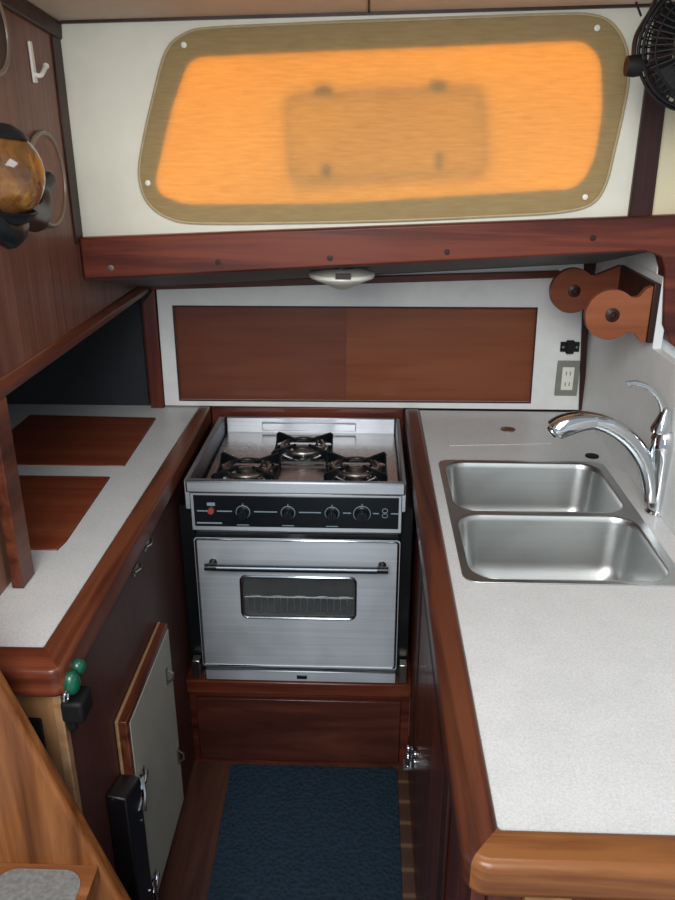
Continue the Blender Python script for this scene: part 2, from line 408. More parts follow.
# recess: underside of side deck, back wall, frame board
bm = NB(); hexa(bm, [V(XL-.02, 1.862, 1.43), V(1.1, 1.862, 1.535), V(1.1, BY+.03, 1.42), V(XL-.02, BY+.03, 1.315)], [V(XL-.02, 1.862, 1.46), V(1.1, 1.862, 1.565), V(1.1, BY+.03, 1.45), V(XL-.02, BY+.03, 1.345)]); struct('ceiling', bm, 'undr')
bm = NB(); box(bm, -1.3, .72, BY+.012, BY+.03, 0, 1.42); struct('wall_back', bm, 'darkwood')
fr_o = [at(*p, Y=BY-.012) for p in ((156,287),(165,405.5),(580,410),(584,262))]
fr_i = [at(*p, Y=BY-.012) for p in ((173,306),(180,400),(530,402.5),(537,308))]
bm = NB(); plate(bm, fr_o, [fr_i], (0, .012, 0)); struct('wall_back', bm, 'wallw', .0015, smooth=False)
sl = thing('sliding_door_cupboard', 'wide low cupboard with two brown sliding panels in white frame behind stove', 'cupboard', (0, BY, fr_i[1].z))
mx = at(346, 350, Y=BY).x
for (xa, xb, y, m_) in ((fr_i[0].x-.006, mx, BY+.003, 'slide_l'), (mx-.012, fr_i[2].x+.012, BY+.0075, 'slide_r')):
    bm = NB(); box(bm, xa, xb, y, y+.004, fr_i[1].z-.006, fr_i[0].z+.006)
    obj('sliding_door', bm, m_, sl, label='darker brown left sliding panel' if m_ == 'slide_l' else 'lighter brown right sliding panel')
bm = NB(); plate(bm, [p+V(sx*.002, -.003, sz*.002) for p, sx, sz in zip(fr_i, (-1,-1,1,1), (1,-1,-1,1))], [[p+V(sx*.002, -.003, sz*.002) for p, sx, sz in zip(fr_i, (1,1,-1,-1), (-1,1,1,-1))]], (0, .003, 0)); obj('edge_trim', bm, 'darkwood', sl)
# wooden posts at both ends of the recess
bm = NB(); prism(bm, [at(*p, Y=BY-.02) for p in ((142,303),(151,409),(164,409),(154,288))], (0, .03, 0)); struct('trim_8', bm, 'mahog_z', .002)
bm = NB(); prism(bm, [at(*p, Y=BY-.02) for p in ((583,300),(579,410),(584.5,410),(588.5,300))], (0, .03, 0)); struct('trim_9', bm, 'darkwood', .001)
bm = NB(); prism(bm, [at(*p, Y=BY-.03) for p in ((150,283),(150,290),(560,278),(560,271))], (0, .03, 0)); struct('trim_10', bm, 'mahog_x', .002)
bm = NB(); box(bm, XR, XR+.02, 1.84, BY+.01, C-.005, 1.45); box(bm, XR, XR+.02, 1.884, BY+.01, 1.449, 1.50); box(bm, XR, XR+.02, .3, 1.84, C-.005, 1.285); struct('wall_right', bm, 'wallw')
bm = NB(); box(bm, XR+.0205, 1.1, 1.886, 1.9, C, 1.52); struct('wall_back', bm, 'wallw')
# inner recess behind left locker
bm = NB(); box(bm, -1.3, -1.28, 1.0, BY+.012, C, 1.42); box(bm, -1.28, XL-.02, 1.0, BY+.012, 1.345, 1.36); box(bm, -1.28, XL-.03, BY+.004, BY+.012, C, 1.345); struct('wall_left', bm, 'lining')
bm = NB(); box(bm, XL-.035, XL-.022, .75, 1.34, C+.001, 1.314); struct('wall_left', bm, 'ply_b')
bm = NB(); box(bm, XL-.010, XL+.012, 1.285, 1.34, C+.001, 1.314); struct('trim_11', bm, 'rail_l', .002)

# ---------------------------------------------------------------- left counter
def mitred(name, a, b, z0, h, ma, mb, parent, bevel, label=None):
    '''two outlines a (side) and b (front) that share their first and last-in-order mitre points; one rail with the grain turning at the mitre'''
    bm = NB(); pool = {}
    def v(p, z):
        k = (round(p[0], 5), round(p[1], 5), round(z, 5))
        if k not in pool: pool[k] = bm.verts.new((p[0], p[1], z))
        return pool[k]
    cnt = {}
    for poly in (a, b):
        for i in range(len(poly)):
            k = frozenset(((round(poly[i][0], 5), round(poly[i][1], 5)), (round(poly[(i+1) % len(poly)][0], 5), round(poly[(i+1) % len(poly)][1], 5))))
            cnt[k] = cnt.get(k, 0)+1
    for mi, poly in enumerate((a, b)):
        f = bm.faces.new([v(p, z0) for p in poly]); f.material_index = mi
        f = bm.faces.new([v(p, z0+h) for p in poly]); f.material_index = mi
        for i in range(len(poly)):
            p, q = poly[i], poly[(i+1) % len(poly)]
            if cnt[frozenset(((round(p[0], 5), round(p[1], 5)), (round(q[0], 5), round(q[1], 5))))] > 1: continue
            f = bm.faces.new([v(p, z0), v(q, z0), v(q, z0+h), v(p, z0+h)]); f.material_index = mi
    o = obj(name, bm, ma, parent, bevel, seg=4, label=label); o.data.materials.append(M[mb]); return o
XLI, XLO = -.528, -.474
YLI = 1.097; YLO = 1.03
lc = thing('galley_counter', 'left galley counter of pale speckled laminate with raised mahogany edge', 'counter', (-.75, 1.7, C-.04))
lids = [[(20,415),(156,418),(124,466),(18,466)], [(20,475),(110,478),(66,541),(56,550),(20,550)]]
def lidpts(pp, z): return [at(*p, Z=z) for p in pp]
L1 = [V(-1.02, at(20,415,Z=C).y, C), at(156,418,Z=C), at(124,466,Z=C), V(-1.02, at(124,466,Z=C).y, C)]
L2 = [V(-1.02, at(110,477,Z=C).y, C), at(110,477,Z=C), at(66,541,Z=C), at(57,550,Z=C), V(-1.02, at(57,550,Z=C).y, C)]
def grow(pts, d):
    c = sum(pts, Vector())/len(pts); return [p+(p-c).normalized()*d for p in pts]
bm = NB(); plate(bm, [V(XLI-.004, YLI-.004, C-.02), V(XLI+.008, BY+.01, C-.02), V(-1.27, BY+.01, C-.02), V(-1.27, YLI-.004, C-.02)], [[p+V(0,0,-.02) for p in grow(L1, .003)], [p+V(0,0,-.02) for p in grow(L2, .003)]], (0, 0, .02)); obj('laminate_top', bm, 'lam', lc, smooth=False)
la = [(XLO-.022+.022*math.cos(t), YLO+.022-.022*math.sin(t)) for t in [PI/2*k/8 for k in range(9)]]
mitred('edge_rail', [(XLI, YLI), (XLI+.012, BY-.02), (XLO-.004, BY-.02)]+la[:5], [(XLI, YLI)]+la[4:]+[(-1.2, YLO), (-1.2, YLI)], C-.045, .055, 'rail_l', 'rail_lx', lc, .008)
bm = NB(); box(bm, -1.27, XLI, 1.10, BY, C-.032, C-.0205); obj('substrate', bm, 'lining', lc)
for k, (Lp, lab) in enumerate(((L1, 'brown wooden icebox lid set flush in left counter, the one farther back'), (L2, 'brown wooden icebox lid set flush in left counter, the nearer one with clipped corner'))):
    bm = NB(); plate(bm, [p+V(0,0,-.016) for p in Lp], [], (0, 0, .018)); tag(obj('icebox_lid', bm, 'lid', None, .0015), lab, 'lid')

# left cabinet below
FX = -.495; RX = .142
lcab = thing('galley_cabinet', 'brown cabinet under left counter, its side holding a white lined door', 'cabinet', (-.7, 1.6, 0))
bm = NB(); box(bm, FX-.018, FX, 1.072, 2.35, 0, C-.046); obj('side_panel', bm, 'face', lcab, label='plain brown side panel facing the aisle')
bm = NB(); box(bm, -1.0, FX-.012, 1.058, 1.071, 0, C-.046); obj('end_panel', bm, 'ply', lcab, label='lighter plywood end panel')
bm = NB(); box(bm, FX-.012, FX+.003, 1.053, 1.0719, 0, C-.046); obj('corner_trim', bm, 'tan_edge', lcab, .002)
bm = NB(); box(bm, -.99, FX-.02, 2.33, 2.35, 0, C-.046); obj('back_panel', bm, 'face', lcab)
# folded open door lying against the side
DX0, DX1 = FX+.002, -.468
ft, nt_, nb_, fb = [at(*p, X=DX1) for p in ((165,637),(124,722),(152,905),(188,798))]
y0, y1 = (nt_.y+nb_.y)/2, (ft.y+fb.y)/2
z0 = min(nb_.z, fb.z)*.5+max(nb_.z, fb.z)*.5; z1 = (ft.z+nt_.z)/2
z0 = max(z0, .03)
dr = thing('door', None, None, (FX, y1, z0)); dr.parent = lcab; dr.location = V(FX, y1, z0)-lcab.location; dr['label'] = 'folded open door with grey white lining and varnished edges'
bm = NB(); box(bm, DX0, DX1-.0015, y0, y1, z0, z1); obj('door_board', bm, 'rail_l', dr, .003)
bm = NB(); box(bm, DX0-.0008, DX0+.006, y0-.003, y1, z0, z1+.003); obj('edge_highlight', bm, 'tan_edge', dr, .002)  # thin tan strip painting the highlight along the door's edge
bm = NB(); box(bm, DX1-.0015, DX1, y0+.016, y1-.004, z0+.01, z1-.016); obj('door_lining', bm, 'door_w', dr)
def hinge(y, z, x, flip=1):
    bm = NB(); box(bm, x, x+.003, y-.03, y-.004, z-.014, z+.014); box(bm, x, x+.003, y+.004, y+.03, z-.012, z+.012)
    tube(bm, [(x+.004, y, z-.02), (x+.004, y, z+.02)], .005, 10)
    tube(bm, [(x+.006, y, z+.008), (x+.017, y-.03, z-.012), (x+.022, y-.055, z-.03)], .005, 8)
    tube(bm, [(x+.005, y-.02, z-.01), (x+.014, y-.005, z+.002), (x+.012, y+.018, z+.012)], .0035, 8)
    return bm
hz = [at(143, 772, X=-.466).z, at(152, 884, X=-.466).z]
for z in hz: obj('hinge', hinge(y0+.03, z, -.4675), 'chrome', dr)
for px, py in ((169,676),(180,756)):
    p = at(px, py, X=-.462); bm = NB()
    box(bm, -.4678, -.464, p.y-.006, p.y+.006, p.z-.022, p.z+.022); tube(bm, [(-.464, p.y, p.z-.018), (-.452, p.y, p.z-.008), (-.452, p.y, p.z+.008), (-.464, p.y, p.z+.018)], .003, 8); obj('catch', bm, 'nickel', dr)
# latches under the left rail
for px, py in ((147,545),(136,570)):
    p = at(px, py, X=FX+.003); bm = NB()
    box(bm, FX+.0002, FX+.003, p.y-.018, p.y+.018, p.z-.009, p.z+.009); tube(bm, [(FX+.003, p.y-.01, p.z), (FX+.012, p.y, p.z+.003), (FX+.010, p.y+.014, p.z+.006)], .004, 8); obj('latch', bm, 'nickel', lcab)
# black housing beside the door
hb = thing('black_housing', 'tall black box standing against left cabinet side just before the open door', 'box', (FX, 1.2, 0))
a = at(105, 795, X=FX+.001); b_ = at(122, 766, X=FX+.001)
ya, yb = a.y, y0-.008
bm = NB(); zt = a.z; hexa(bm, [V(FX+.001, ya, 0), V(-.452, ya, 0), V(-.452, yb, 0), V(FX+.001, yb, 0)], [V(FX+.001, ya, zt), V(-.452, ya, zt-.01), V(-.452, yb, zt-.035), V(FX+.001, yb, zt-.028)])
obj('housing', bm, 'box', hb, .005)
for px in (112, 118):
    bm = NB(); lathe(bm, [(.004, 0), (.004, .0015), (0, .002)], V(at(px, 798, Y=ya).x, ya, zt-.012), (0, -1, 0), 10); obj('screw', bm, 'chrome', hb)
for z in (.42, .22):
    bm = NB(); lathe(bm, [(.004, 0), (.004, .0015), (0, .002)], V(-.452, yb-.02, z), (1, 0, 0), 10); obj('screw', bm, 'chrome', hb)

# green and black gadget
g0 = at(75, 692, X=FX+.012)
gd = thing('hanging_gadget', 'small green and black gadget on left cabinet side just under the counter edge', 'gadget', g0)
bm = NB(); ball(bm, at(78, 667, X=FX+.026), .013, (1, 1, 1.15)); ball(bm, at(71, 683, X=FX+.024), .0155, (1, 1, 1.4)); obj('green_cap', bm, 'green', gd)
bm = NB(); p = at(76, 702, X=FX+.02); box(bm, p.x-.016, p.x+.022, p.y-.03, p.y+.022, p.z-.022, p.z+.02); box(bm, p.x-.016, p.x+.002, p.y-.018, p.y-.004, p.z-.05, p.z-.02); obj('body', bm, 'plastic', gd, .008, seg=3)
bm = NB(); p = at(66, 697, X=FX+.022); tube(bm, [p+V(0, .009*math.cos(t*PI/6), .009*math.sin(t*PI/6)) for t in range(12)], .002, 6, True); obj('ring', bm, 'chrome', gd)

# outlet on cabinet end
p = at(28, 741, Y=1.057)
vt = thing('switch_plate', 'dark framed rectangular plate on plywood end of left cabinet behind ladder', 'switch plate', p)
bm = NB(); plate(bm, [V(p.x+x, 1.0565, p.z+z) for x, z in rrect(-.03, .03, -.05, .05, .004)], [[V(p.x+x, 1.0565, p.z+z) for x, z in rrect(-.018, .018, -.038, .038, .003)]], (0, -.006, 0)); obj('plate_frame', bm, 'iron', vt)
bm = NB(); box(bm, p.x-.018, p.x+.018, 1.053, 1.0565, p.z-.038, p.z+.038); obj('plate_insert', bm, 'grey', vt)

# ---------------------------------------------------------------- right counter
XI, XO, YI, YO = .172, .122, .750, .690
rc = thing('galley_counter', 'right galley counter of pale speckled laminate holding the double sink', 'counter', (.4, 1.5, C-.04))
SX0, SX1, SY0, SY1 = .194, .622, 1.337, 1.955
bm = NB(); sh = [V(x, y, C-.02) for x, y in rrect(SX0+.008, SX1-.008, SY0+.008, SY1-.008, .03)]
plate(bm, [V(XI-.004, YI-.004, C-.02), V(XR-.0005, YI-.004, C-.02), V(XR-.0005, BY-.012, C-.02), V(XI-.004, BY-.012, C-.02)], [sh], (0, 0, .02)); obj('laminate_top', bm, 'lam', rc, smooth=False)
arc = [V(XO+.035-.035*math.cos(t), YO+.035-.035*math.sin(t), C-.045) for t in [PI/2*k/8 for k in range(9)]]
ar = [(p.x, p.y) for p in arc]
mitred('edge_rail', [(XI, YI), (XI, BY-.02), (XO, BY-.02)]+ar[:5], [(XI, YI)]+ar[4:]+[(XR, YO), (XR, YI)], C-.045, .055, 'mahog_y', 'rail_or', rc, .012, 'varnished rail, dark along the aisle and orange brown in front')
# lid outline and finger ring in the counter
q = [at(*p, Z=C) for p in ((446,420),(543,418),(552,444),(450,446))]
lid = thing('counter_lid', 'flush white lid with finger ring set in right counter behind the sink', 'lid', sum(q, Vector())/4)
bm = NB(); plate(bm, [p+V(0,0,.0002) for p in q], [], (0, 0, .0016)); obj('lid_board', bm, 'lam', lid, .0005)
p = at(508, 430, Z=C+.002); bm = NB(); lathe(bm, [(.0, 0), (.017, 0), (.021, .001), (.021, .003), (.015, .003), (.013, .0008), (0, .0008)], p, (0,0,1), 24); obj('finger_ring', bm, 'nickel', lid)
p = at(592, 456.5, Z=C); bm = NB(); lathe(bm, [(0, .0002), (.018, .0002), (.018, .003), (.014, .004), (0, .0035)], p, (0,0,1), 24); tag(obj('hole_plug', bm, 'plastic'), 'small black round plug in right counter behind the sink corner', 'plug')
# cabinet under it
rcab = thing('galley_cabinet', 'dark mahogany cabinet under right counter facing the aisle', 'cabinet', (.4, 1.5, 0))
bm = NB(); box(bm, RX, RX+.018, .735, 2.34, 0, C-.046); obj('side_panel', bm, 'mahog_z', rcab)
bm = NB(); box(bm, RX+.019, XR-.002, .722, .74, 0, C-.046); obj('end_panel', bm, 'mahog_z', rcab)
bm = NB(); box(bm, at(523, 893, Y=.72).x, at(570, 893, Y=.72).x, .708, .7215, .1, C-.046); obj('end_post', bm, 'ply', rcab, .002, label='pale wooden post')
bm = NB(); box(bm, RX-.007, RX-.0005, 1.60, 1.66, .3, .86); box(bm, RX-.007, RX-.0005, .95, 1.01, .02, .86); box(bm, RX-.007, RX-.0005, 1.012, 1.598, .8, .86); obj('door_frame', bm, 'darkwood', rcab, .002)
dpn = NB(); box(dpn, RX-.004, RX-.0005, 1.012, 1.598, .06, .797); obj('door', dpn, 'mahog_z', rcab)
p = at(416, 760, X=RX-.004)
hg = thing('hinge', None, None, p); hg.parent = rcab; hg.location = p-rcab.location
for dz in (.018, -.006):
    for dx in (-.006, -.022):
        bm = NB(); ball(bm, V(RX+dx, p.y+.02*(dx < -.01), p.z+dz), .008, (1, .8, .9)); obj('knuckle', bm, 'chrome', hg)
bm = NB(); box(bm, RX-.034, RX-.0005, p.y-.003, p.y+.028, p.z-.03, p.z-.024); tube(bm, [(RX-.015, p.y+.01, p.z-.04), (RX-.015, p.y+.01, p.z+.03)], .004, 8); obj('hinge_plate', bm, 'chrome', hg)

# ---------------------------------------------------------------- sink
sk = thing('double_sink', 'double bowl stainless steel sink set into the right counter', 'sink', ((SX0+SX1)/2, (SY0+SY1)/2, C-.16))
bowls = [(.207, .604, 1.650, 1.942), (.207, .604, 1.350, 1.634)]
def rr3(x0, x1, y0, y1, r, z, n=6): return [V(x, y, z) for x, y in rrect(x0, x1, y0, y1, r, n)]
bm = NB(); plate(bm, rr3(SX0, SX1, SY0, SY1, .03, C+.0006), [rr3(*b, .055, C+.0006) for b in bowls], (0, 0, .0022)); obj('rim', bm, 'sink', sk, .0008)
for b in bowls:
    bm = NB(); rings = []
    for ins, z, r in ((0, .0028, .055), (.003, -.001, .053), (.006, -.012, .052), (.014, -.11, .05), (.020, -.130, .05), (.032, -.146, .048), (.052, -.152, .04), (.12, -.156, .012)):
        rings.append([bm.verts.new(p) for p in rr3(b[0]+ins, b[1]-ins, b[2]+ins, b[3]-ins, r, C+z)])
    for u, v in zip(rings, rings[1:]):
        for k in range(len(u)): bm.faces.new((u[k], u[(k+1) % len(u)], v[(k+1) % len(u)], v[k]))
    bm.faces.new(rings[-1]); o = obj('bowl', bm, 'sink', sk)
    o.data.polygons.foreach_set('use_smooth', [True]*len(o.data.polygons)); md = o.modifiers.new('s', 'SOLIDIFY'); md.thickness = .0012; md.offset = -1

# ---------------------------------------------------------------- faucet
fy = 1.66; fb_ = at(656, 517, Y=fy); fbx = fb_.x
fc = thing('faucet', 'chrome single lever pull out faucet at the corner of the sink', 'faucet', V(fbx, fy, C))
bm = NB(); lathe(bm, [(.026, .0005), (.0265, .004), (.022, .009)], V(fbx, fy, C), (0,0,1)); obj('base_ring', bm, 'chrome', fc)
def fp(px, py): return at(px, py, Y=fy)
zz = lambda py: fp(658, py).z-C
bm = NB(); lathe(bm, [(.021, .006), (.021, .03), (.026, zz(470)), (.031, zz(448)), (.029, zz(436)), (.021, zz(430))], V(fbx+.002, fy, C), (-.06,0,1)); obj('body', bm, 'chrome', fc)
sp = smoothpts([fp(*q) for q in ((652,500),(650,480),(644,460),(631,441),(612,427),(594,421),(580,422))], 5)
n = len(sp); bm = NB(); tube(bm, sp, [.0168+.003*math.sin(PI*min(1, i/n*1.1)) for i in range(n)], 16); obj('spout', bm, 'chrome', fc)
hd = smoothpts([fp(*q) for q in ((596,421),(582,421),(568,424),(558,428),(552,432))], 4)
n = len(hd); bm = NB(); tube(bm, hd, [.0175+.0085*math.sin(PI*i/n*.85) if i < n-2 else .015 for i in range(n)], 18); obj('spray_head', bm, 'chrome', fc)
bm = NB(); a = hd[-1]; dd = (hd[-1]-hd[-3]).normalized(); lathe(bm, [(.0135, 0), (.0135, .003), (.008, .004), (0, .004)], a, dd, 16); obj('spray_face', bm, 'plastic', fc)
bm = NB(); lathe(bm, [(.022, 0), (.0225, .008), (.017, .026), (.012, .044), (.010, .054), (0, .058)], fp(660, 432), (.12, 0, 1)); obj('handle_cone', bm, 'chrome', fc)
lv = smoothpts([fp(*q) for q in ((663,412),(661,403),(654,392),(643,385),(633,383),(627,385))], 5)
n = len(lv); bm = NB(); tube(bm, lv, [.0052-.001*math.sin(PI*i/n)+(.0012 if i > n-5 else 0) for i in range(n)], 12, flat=1.3); obj('lever', bm, 'chrome', fc)

# ---------------------------------------------------------------- paper towel holder
ph = thing('paper_towel_holder', 'empty wooden paper towel holder on right wall with two lobed brackets', 'towel holder', (XR, 1.98, 1.36))
def bracket(Y, px, m_):
    r = .058
    ctr = at(*px, Y=Y); cx, cz = ctr.x, ctr.z
    pts = [V(cx+r*math.cos(t), Y, cz+r*math.sin(t)) for t in [math.radians(a) for a in range(46, 315, 8)]]
    x1 = XR-.016
    up = [V(cx+.050, Y, cz+.040), V(cx+.060, Y, cz+.042), V(x1-.014, Y, cz+.060), V(x1, Y, cz+.066)]
    dn = [V(x1, Y, cz-.066), V(x1-.014, Y, cz-.060), V(cx+.060, Y, cz-.042), V(cx+.050, Y, cz-.040)]
    bm = NB(); plate(bm, pts+dn[::-1]+up[::-1], [], (0, .02, 0)); br = obj('bracket', bm, m_, ph, .003)
    bm = NB(); lathe(bm, [(.016, 0), (.016, .003), (.008, .006), (.006, .002), (0, .002)], V(cx+.003, Y, cz), (0, -1, 0), 20); obj('rod_socket', bm, 'darkwood', br)
    return cz
zc = bracket(1.845, (611,315), 'bracket')
zc2 = bracket(2.10, (573,291), 'bracket_d')
bm = NB(); box(bm, XR-.0155, XR-.0005, 1.84, 2.125, (zc+zc2)/2-.068, (zc+zc2)/2+.068); obj('back_board', bm, 'darkwood', ph, .002)

# outlet and black switch on the white frame
p = at(567, 378, Y=BY-.0125)
ol = thing('wall_outlet', 'ivory outlet in grey plate on white frame right of sliding panels', 'outlet', p)
bm = NB(); box(bm, p.x-.034, p.x+.034, BY-.018, BY-.0125, p.z-.055, p.z+.055); obj('cover_plate', bm, 'grey', ol, .002)
bm = NB(); box(bm, p.x-.018, p.x+.018, BY-.022, BY-.018, p.z-.036, p.z+.036); ins = obj('outlet_insert', bm, 'ivory', ol, .003)
for dz in (.017, -.017):
    bm = NB()
    for dx in (-.006, .006): box(bm, p.x+dx-.0015, p.x+dx+.0015, BY-.0228, BY-.0221, p.z+dz-.006, p.z+dz+.006)
    obj('socket', bm, 'grey', ins)
p = at(569.5, 346.5, Y=BY-.0125)
sw = thing('black_socket', 'small black plastic socket with two screws above the ivory outlet', 'socket', p)
bm = NB(); box(bm, p.x-.028, p.x+.028, BY-.020, BY-.0125, p.z-.015, p.z+.015); box(bm, p.x-.011, p.x+.011, BY-.026, BY-.0125, p.z-.020, p.z+.020); obj('socket_body', bm, 'plastic', sw, .002)
for dx in (-.02, .02):
    bm = NB(); lathe(bm, [(.004, 0), (.0035, .0015), (0, .002)], V(p.x+dx, BY-.020, p.z), (0,-1,0), 10); obj('screw', bm, 'nickel', sw)

# ---------------------------------------------------------------- lamp under the beam
p = at(342, 276, Y=1.96)
lm = thing('ceiling_lamp', 'small white shallow conical lamp fixed under the deck behind the long beam', 'lamp', p)
bm = NB(); lathe(bm, [(.045, .02), (.078, .008), (.080, .001), (.077, -.003), (.045, -.016), (.02, -.028), (.012, -.031), (0, -.032)], p, (0,0,1), 32); obj('lamp_shade', bm, 'lampw', lm)
bm = NB(); lathe(bm, [(.03, .02), (.03, .055)], p, (0,0,1), 20); obj('lamp_base', bm, 'brown_pl', lm)
bm = NB(); a = at(343, 277, Y=1.875); box(bm, a.x-.018, a.x+.018, 1.878, 1.887, a.z-.006, a.z+.006); obj('lamp_switch', bm, 'brown_pl', lm)

# ---------------------------------------------------------------- stove
st = thing('gas_stove', 'stainless three burner gas stove with oven between the two counters', 'stove', (-.17, 2.1, .33))
SL, SR, SF, SB = -.457, .107, 1.845, 2.345
TZ = .932
z_ = lambda py: at(300, py, Y=SF).z
zb = z_(681)
x_ = lambda px, py: at(px, py, Y=SF).x
OXL, OXR = -.446, .101
bm = NB(); box(bm, OXL+.004, OXR-.004, SF+.03, SB, zb, .85); obj('oven_body', bm, 'black', st)
for xa, xb in ((FX+.012, OXL+.002), (OXR-.002, RX-.012)):
    bm = NB(); box(bm, xa, xb, SF+.036, SB, zb, .845); obj('side_skin', bm, 'black', st)
# cooktop tray
bm = NB(); box(bm, SL+.03, SR-.012, SF+.014, SB-.02, .872, .884); obj('cooktop', bm, 'steel_top', st, .003)
bm = NB(); box(bm, SL+.03, SR-.012, SB-.0195, SB-.010, .84, TZ+.002); obj('back_guard', bm, 'steel', st, .003)
a, b2 = at(262, 424, Y=SB-.02), at(356, 424, Y=SB-.02)
bm = NB(); box(bm, a.x, b2.x, SB-.026, SB-.0197, .893, .918); obj('vent_plate', bm, 'steel', st, .002)
bm = NB(); hexa(bm, [V(SL, SF, TZ), V(SL+.014, SF, TZ), V(SL+.026, SB-.01, TZ), V(SL+.006, SB-.01, TZ)], [V(SL, SF, .85), V(SL+.014, SF, .85), V(SL+.026, SB-.01, .85), V(SL+.006, SB-.01, .85)]); obj('side_rail', bm, 'steel', st, .002)
bm = NB(); box(bm, SR-.010, SR+.002, SF, SB-.01, .85, TZ); obj('side_rail', bm, 'steel', st, .002)
bm = NB(); box(bm, SL+.004, SR, SF-.004, SF+.013, z_(494), TZ); obj('front_band', bm, 'steel', st, .005, seg=3)
# burners and grates
BP = [(303, 447), (247, 469), (356, 468)]
def burner(p):
    b = thing('burner', None, None, p); b.parent = st; b.location = p-st.location
    bm = NB(); lathe(bm, [(.0, .0), (.064, .0), (.066, .003), (.060, .005), (.050, .002), (.040, .002), (0, .002)], p, (0,0,1), 36); obj('drip_pan', bm, 'chrome', b)
    bm = NB(); lathe(bm, [(.026, .002), (.030, .006), (.030, .014), (.024, .019), (0, .020)], p, (0,0,1), 24); obj('burner_cap', bm, 'nickel', b)
    bm = NB()
    rg = NB(); tube(rg, [p+V(.060*math.cos(t*PI/18), .060*math.sin(t*PI/18), .024) for t in range(36)], .0065, 10, True); obj('burner_ring', rg, 'nickel', b)
    tube(bm, [p+V(.041*math.cos(t*PI/18), .041*math.sin(t*PI/18), .032) for t in range(36)], .0035, 8, True)
    for k in range(4):
        a = PI/4+k*PI/2; d = V(math.cos(a), math.sin(a), 0); nrm = V(-d.y, d.x, 0)
        c0, c1 = p+d*.028, p+d*.110
        prism(bm, [c0+V(0,0,.030)-nrm*.003, p+d*.07+V(0,0,.026)-nrm*.003, c1+V(0,0,.002)-nrm*.003, c1+V(0,0,.038)-nrm*.003, c0+V(0,0,.038)-nrm*.003], nrm*.006)
        # webs joining neighbouring arms
    for sx in (-1, 1):
        prism(bm, [p+V(sx*.080, -.078, .003), p+V(sx*.080, .078, .003), p+V(sx*.080, .078, .034), p+V(sx*.080, .045, .012), p+V(sx*.080, -.045, .012), p+V(sx*.080, -.078, .034)][::1], V(sx*.004, 0, 0))
    for sy in (-1, 1):
        prism(bm, [p+V(-.078, sy*.080, .003), p+V(.078, sy*.080, .003), p+V(.078, sy*.080, .010), p+V(-.078, sy*.080, .010)], V(0, sy*.004, 0))
    obj('grate', bm, 'iron', b)
    return b
bp = [at(*q, Z=.905) for q in BP]
for q in bp: burner(V(q.x, q.y, .8845))
# control panel
cz0, cz1 = z_(528), z_(497)
bm = NB(); box(bm, OXL, OXR, SF+.004, SF+.03, z_(533), z_(494)-.001); obj('panel_frame', bm, 'steel', st, .003)
cp = NB(); box(cp, OXL+.010, OXR-.010, SF+.001, SF+.004, cz0, cz1); cpo = obj('control_panel', cp, 'panelblack', st, .0015)
bm = NB(); zl = z_(512.5)
for xa, xb in ((197,208),(217,232),(254,277),(299,321),(343,351),(373,379),(391,399)): obj('printed_line', box(NB(), x_(xa, 512), x_(xb, 512), SF+.0003, SF+.001, zl-.0015, zl+.0015), 'mark', cpo)
for px in (243, 288, 332): obj('printed_mark', box(NB(), x_(px-6, 526), x_(px+6, 526), SF+.0003, SF+.001, z_(526)-.0012, z_(526)+.0012), 'mark', cpo)
obj('printed_mark', box(NB(), x_(197, 524), x_(222, 524), SF+.0003, SF+.001, z_(524.5)-.002, z_(524.5)+.002), 'mark', cpo)
for px in (385,):
    for dz in (.008, -.006): tube(bm, [V(x_(px, 512)+.007*math.cos(t*PI/5), SF+.0008, zl+dz+.006*math.sin(t*PI/5)) for t in range(10)], .001, 5, True)
obj('printed_symbol', bm, 'mark', cpo)
bm = NB(); lathe(bm, [(.009, 0), (.008, .008), (0, .009)], V(x_(211, 511), SF+.001, z_(512)), (0,-1,0), 16); obj('igniter_button', bm, 'red', st)
bm = NB(); box(bm, x_(207, 505), x_(215, 505), SF-.001, SF+.001, z_(507), z_(504)); obj('button_mark', bm, 'mark', cpo)
for px, r in ((243, .0165), (288, .0165), (332, .0165), (362, .020)):
    c = V(x_(px, 513), SF+.001, z_(513)); kb = NB(); lathe(kb, [(r, 0), (r, .004), (r*.86, .006), (r*.8, .018), (r*.7, .021), (0, .021)], c, (0,-1,0), 28); k = obj('knob', kb, 'knob', st)
    bm = NB(); box(bm, c.x-.0025, c.x+.0025, c.y-.028, c.y-.0208, c.z-r*.7, c.z+r*.7); obj('knob_grip', bm, 'knob', k, .001)
    bm = NB(); tube(bm, [c+V(r*1.08*math.cos(t*PI/14), -.0006, r*1.08*math.sin(t*PI/14)) for t in range(28)], .0011, 6, True); box(bm, c.x-.001, c.x+.001, c.y-.001, c.y, c.z+r*1.1, c.z+r*1.1+.006); obj('knob_ring', bm, 'mark', k)
